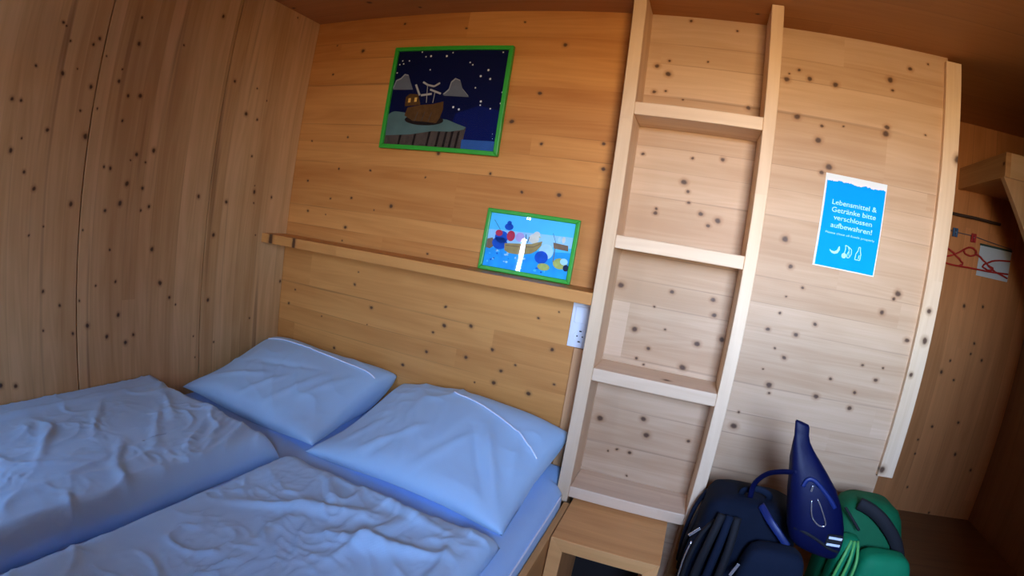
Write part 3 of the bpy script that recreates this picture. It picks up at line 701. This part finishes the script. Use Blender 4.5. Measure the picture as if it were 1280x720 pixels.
# ------------------------------------------------------------------ luggage
NAVY = plain('navy_backpack_cloth', (.003, .007, .018), .85, spec=.18, var=.35, vscale=18, bump=.25, bscale=400)
NAVY_P = plain('slate_pocket_cloth', (.006, .012, .028), .85, spec=.18, var=.2, vscale=20, bump=.25, bscale=400)
BLACKW = plain('black_webbing', (.003, .004, .007), .8)
ROYAL = plain('royal_sling_cloth', (.0016, .004, .036), .5, spec=.18, var=.3, vscale=16, bump=.15, bscale=300)
ROYAL_L = plain('royal_strap_and_highlight', (.004, .018, .12), .5)
STEEL = plain('pale_metal', (.75, .78, .82), .25, .9)
GREENB = plain('green_backpack_cloth', (.004, .105, .040), .7, spec=.18, var=.25, vscale=14, bump=.25, bscale=400)
GREEN_P = plain('light_green_pocket_cloth', (.004, .20, .085), .65, spec=.18, var=.18, vscale=14, bump=.25, bscale=400)
LIME = plain('lime_piping', (.10, .42, .10), .5)
def lump(seed, amp):
    return lambda p, n: n * (amp * noise.noise(Vector((p.x * 11, p.y * 11, p.z * 9 + seed))) + amp * .6 * noise.noise(Vector((p.x * 26, p.y * 26, p.z * 20 + seed))))
def pack(root, name, c0, c1, hx, hy, mat, seed, yaw=0.0, e=3.6, amp=.008, toptaper=.85, prof=None):
    """upright soft body from base centre c0 to top centre c1"""
    c0, c1 = Vector(c0), Vector(c1); ux = Vector((math.cos(yaw), math.sin(yaw), 0)); uy = Vector((-math.sin(yaw), math.cos(yaw), 0))
    prof = prof or [(0, .86), (.03, .95), (.10, 1.0), (.3, 1.03), (.55, 1.02), (.75, .99), (.87, .94), (.94, .85), (.98, .68), (.997, .42), (1.0, .15)]
    secs = []
    for t, s in prof:
        k = 1 - (1 - toptaper) * t
        secs.append((c0.lerp(c1, t), ux * hx * s * k, uy * hy * s * k))
    b = MB(); b.loft(secs, 48, e, 0, lump(seed, amp)); return b.build(name, mat, root)
def strap(root, name, pts, w, th, mat, up=(0, 0, 1)):
    b = MB(); b.tube(smooth3(pts), w, 8, 0, th / w, up); return b.build(name, mat, root)
def smooth3(pts, k=5):
    out = []; P_ = [Vector(pts[0])] + [Vector(p) for p in pts] + [Vector(pts[-1])]
    for i in range(1, len(P_) - 2):
        for j in range(k):
            t = j / k; p0, p1, p2, p3 = P_[i - 1], P_[i], P_[i + 1], P_[i + 2]
            out.append(.5 * (2 * p1 + (p2 - p0) * t + (2 * p0 - 5 * p1 + 4 * p2 - p3) * t * t + (3 * p1 - p0 - 3 * p2 + p3) * t ** 3))
    return out + [Vector(pts[-1])]

bb_ = thing('backpack', 'dark navy backpack standing beside the ladder', 'backpack', (2.03, -.30, ZA))
pack(bb_, 'body', (2.030, -.285, ZA), (2.020, -.250, .652), .158, .118, NAVY, 2.0, e=4.4, amp=.009, toptaper=.88)
pack(bb_, 'front_pocket', (2.100, -.440, ZA + .004), (2.095, -.425, .583), .100, .052, NAVY_P, 5.0, e=3.6, amp=.004)
for i, (yy, zt) in enumerate(((-.205, .60), (-.255, .615), (-.31, .605), (-.36, .585))):
    strap(bb_, 'side_strap', [(1.866 + .004 * i, yy, ZA + .02), (1.860 + .006 * i, yy - .005, .45), (1.870 + .008 * i, yy + .004, .54), (1.893 + .009 * i, yy + .012, zt)], .013, .007, BLACKW if i % 2 else NAVY_P, (1, 0, 0))
for i in range(3):   # stacked zip folds between side and front
    strap(bb_, 'zip_fold', [(1.905 + .030 * i, -.395 - .008 * i, ZA + .02), (1.905 + .031 * i, -.402 - .008 * i, .45), (1.915 + .028 * i, -.398 - .006 * i, .54), (1.930 + .022 * i, -.375, .62)], .012, .012, NAVY_P if i % 2 else BLACKW, (0, 1, 0))
strap(bb_, 'zip_piping', [(1.866, -.385, ZA + .02), (1.862, -.388, .45), (1.870, -.380, .52)], .0025, .0025, STEEL, (1, 0, 0))
strap(bb_, 'top_handle', [(1.985, -.27, .635), (1.982, -.295, .668), (2.02, -.30, .682), (2.058, -.295, .668), (2.06, -.27, .635)], .010, .004, NAVY_P, (0, 1, 0))
b = MB(); b.box(-.004, .004, -.002, .002, -.022, .018, mat=Matrix.Translation((1.872, -.372, .548)) @ Matrix.Rotation(.7, 4, 'Y')); b.build('zip_pull', STEEL, bb_, bevel=.001)
b = MB(); b.box(-.005, .005, -.002, .002, -.026, .018, mat=Matrix.Translation((2.000, -.440, .500)) @ Matrix.Rotation(.3, 4, 'Y')); b.build('zip_pull', STEEL, bb_, bevel=.001)
strap(bb_, 'compression_strap', [(2.035, -.33, .650), (2.062, -.372, .630), (2.10, -.392, .60), (2.128, -.398, .575)], .011, .003, ROYAL_L, (0, 1, 0))

gp = thing('backpack', 'bright green backpack with black mesh strap under the panel end', 'backpack', (2.42, -.26, ZA))
pack(gp, 'body', (2.430, -.265, ZA), (2.385, -.215, .690), .150, .112, GREENB, 8.0, e=3.2, amp=.008, toptaper=.70)
pack(gp, 'front_pocket', (2.445, -.405, ZA + .004), (2.425, -.380, .600), .098, .052, GREEN_P, 3.0, e=4.0, amp=.004)
pack(gp, 'side_pocket', (2.318, -.360, ZA + .004), (2.318, -.345, .615), .040, .048, GREEN_P, 6.0, e=3.0, amp=.004)
strap(gp, 'mesh_strap', [(2.330, -.285, .690), (2.372, -.300, .680), (2.416, -.312, .655), (2.470, -.320, .605), (2.500, -.325, .555)], .020, .008, BLACKW, (0, 1, 0))
for i in range(3):
    strap(gp, 'side_piping', [(2.283 + .022 * i, -.395 - .010 * i, ZA + .02), (2.286 + .021 * i, -.402 - .010 * i, .50), (2.296 + .018 * i, -.395 - .008 * i, .570), (2.312 + .010 * i, -.37, .612)], .0045, .0045, LIME, (0, 1, 0))
strap(gp, 'pull_cord', [(2.285, -.305, .680), (2.312, -.325, .655), (2.338, -.335, .630)], .004, .003, BLACKW, (0, 1, 0))
b = MB(); b.tube([(2.405, -.462, .475), (2.405, -.452, .475)], .018, 16); b.build('badge', BLACKW, gp)

# sling bag upright between the two backpacks, its foot on their pockets
sl = thing('sling_bag', 'royal blue sling bag upright between the two backpacks', 'bag', (2.18, -.44, .585))
SECS = [(.603, 2.186, .036, .020), (.606, 2.184, .056, .032), (.616, 2.180, .069, .041), (.640, 2.175, .078, .047), (.670, 2.169, .081, .050), (.700, 2.161, .081, .050), (.735, 2.149, .077, .048), (.765, 2.137, .072, .045), (.795, 2.122, .064, .041), (.825, 2.104, .052, .034), (.850, 2.089, .040, .026), (.872, 2.076, .029, .018), (.890, 2.067, .0205, .010), (.905, 2.062, .0180, .007), (.925, 2.058, .0175, .007), (.931, 2.057, .015, .004)]
b = MB(); b.loft([((x, -.440 + (z - .6) * .06, z), (w_ * 1.05, 0, -w_ * .24), (0, d_, 0)) for z, x, w_, d_ in SECS], 44, 2.9, 0, lump(3.3, .003)); b.build('body', ROYAL, sl)
def onf(z, s, out=.0):
    for (za, xa, wa, da), (zb, xb, wb, db) in zip(SECS[:-1], SECS[1:]):
        if za <= z <= zb:
            t = (z - za) / (zb - za); x = xa + (xb - xa) * t; d = da + (db - da) * t; w_ = wa + (wb - wa) * t
            k = max(0, 1 - abs(s / w_) ** 2.9) ** (1 / 2.9)
            return Vector((x + s, -.440 + (z - .6) * .06 - d * k - out, z - .24 * s))
strap(sl, 'shoulder_strap', [onf(.80, -.050, .0), (2.040, -.425, .795), (2.012, -.385, .765), (1.996, -.345, .715), (1.998, -.335, .668)], .008, .003, ROYAL, (0, 1, 0))
strap(sl, 'fold_highlight', [onf(.775, -.040, .0), onf(.800, -.020, .003), onf(.803, .004, .004), onf(.775, .036, .002), onf(.755, .050, .001)], .006, .004, ROYAL_L, (0, 1, 0))  # brighter blue strip paints the light caught on a fold
strap(sl, 'zip_loop', [onf(.752, -.020, .002), onf(.712, -.022, .003), onf(.696, -.002, .003), onf(.706, .018, .003), onf(.74, .008, .003), onf(.762, -.002, .002)], .002, .002, STEEL, (0, 1, 0))
strap(sl, 'zip_tape', [onf(.655, -.068, .001), onf(.66, -.035, .001), onf(.655, .0, .001), onf(.645, .035, .001), onf(.64, .066, .001)], .004, .002, BLACKW, (0, 1, 0))
b = MB(); p = onf(.782, -.014, .003); b.box(p.x - .003, p.x + .003, p.y - .003, p.y + .003, p.z - .008, p.z + .008); b.build('zip_pull', STEEL, sl, bevel=.001)
bu = MB(); p = onf(.672, .046, .004)
bu.box(p.x - .022, p.x + .022, p.y - .004, p.y + .008, p.z - .016, p.z + .016); bk_ = bu.build('buckle', BLACKW, sl, bevel=.004)
p.y -= .004
PB = plain('pale_buckle', (.7, .78, .9), .35)
for dz in (.006, -.013):
    b = MB(); b.box(p.x - .019, p.x + .018, p.y - .003, p.y, p.z + dz, p.z + dz + .007); b.build('buckle_bar', PB, bk_, bevel=.0015)

# ------------------------------------------------------------------ daylight
w = bpy.data.worlds.new('World'); scn.world = w; w.use_nodes = True; nt = w.node_tree
bg = nt.nodes['Background']
tc = nt.nodes.new('ShaderNodeTexCoord'); sp = nt.nodes.new('ShaderNodeSeparateXYZ'); nt.links.new(tc.outputs['Generated'], sp.inputs[0])
cr_ = nt.nodes.new('ShaderNodeValToRGB'); nt.links.new(mth(nt, 'MULTIPLY_ADD', sp.outputs[2], .5, .5), cr_.inputs[0])
el = cr_.color_ramp.elements
el[0].position = 0; el[0].color = (.20, .13, .07, 1)
el[1].position = 1; el[1].color = (.20, .32, .60, 1)
for p_, c_ in ((.30, (.22, .13, .06)), (.42, (.36, .23, .11)), (.47, (.62, .42, .22)), (.495, (.90, .74, .54)), (.53, (.80, 1.02, 1.38)), (.57, (.70, .90, 1.28)), (.65, (.48, .68, 1.14)), (.74, (.38, .56, 1.00))):
    e = el.new(p_); e.color = (*c_, 1)
nt.links.new(cr_.outputs[0], bg.inputs[0]); bg.inputs[1].default_value = 74.0
def portal(x0, x1, z0, z1, y):  # sampling guide for sky light through a wall opening
    L_ = bpy.data.lights.new('portal', 'AREA'); L_.shape = 'RECTANGLE'; L_.size = x1 - x0; L_.size_y = z1 - z0
    o = bpy.data.objects.new('sky_portal', L_); COL.objects.link(o); o.location = ((x0 + x1) / 2, y, (z0 + z1) / 2)
    o.rotation_euler = (math.radians(90), 0, 0); L_.cycles.is_portal = True
portal(DX0, DX1, DZ0, DZ1, YO - .005)
portal(SX0, SX1, SZ0, SZ1, YS - .005)
portal(SX0, SX1, SZ2, SZ3, YS - .005)

# ------------------------------------------------------------------ camera (wide action-camera lens)
cam = bpy.data.cameras.new('camera'); co = bpy.data.objects.new('camera', cam); COL.objects.link(co); scn.camera = co
R = Euler((1.4571569, 0, .3428356), 'XYZ').to_matrix() @ Matrix.Rotation(.1492179, 3, 'Z')
M4 = R.to_4x4(); M4.translation = (1.7130181, -1.7078213, 1.2780591); co.matrix_world = M4
cam.sensor_fit = 'HORIZONTAL'; cam.sensor_width = 32; cam.sensor_height = 18; cam.lens = 13; cam.clip_start = .02
cam.type = 'PANO'
cc = cam
cc.panorama_type = 'FISHEYE_LENS_POLYNOMIAL'
cc.fisheye_fov = math.radians(170)
cc.fisheye_polynomial_k0 = 0
cc.fisheye_polynomial_k1 = -.9911496 / 16
cc.fisheye_polynomial_k2 = 0
cc.fisheye_polynomial_k3 = .0427934 / 16 ** 3
cc.fisheye_polynomial_k4 = 0

scn.view_settings.view_transform = 'Standard'; scn.view_settings.look = 'None'
scn.view_settings.gamma = 1; scn.view_settings.use_curve_mapping = False
scn.view_settings.exposure = 0.0
scn.cycles.use_denoising = True
scn.cycles.max_bounces = 10; scn.cycles.diffuse_bounces = 7
for o in list(bpy.data.objects):
    if '_w' in o: del o['_w']
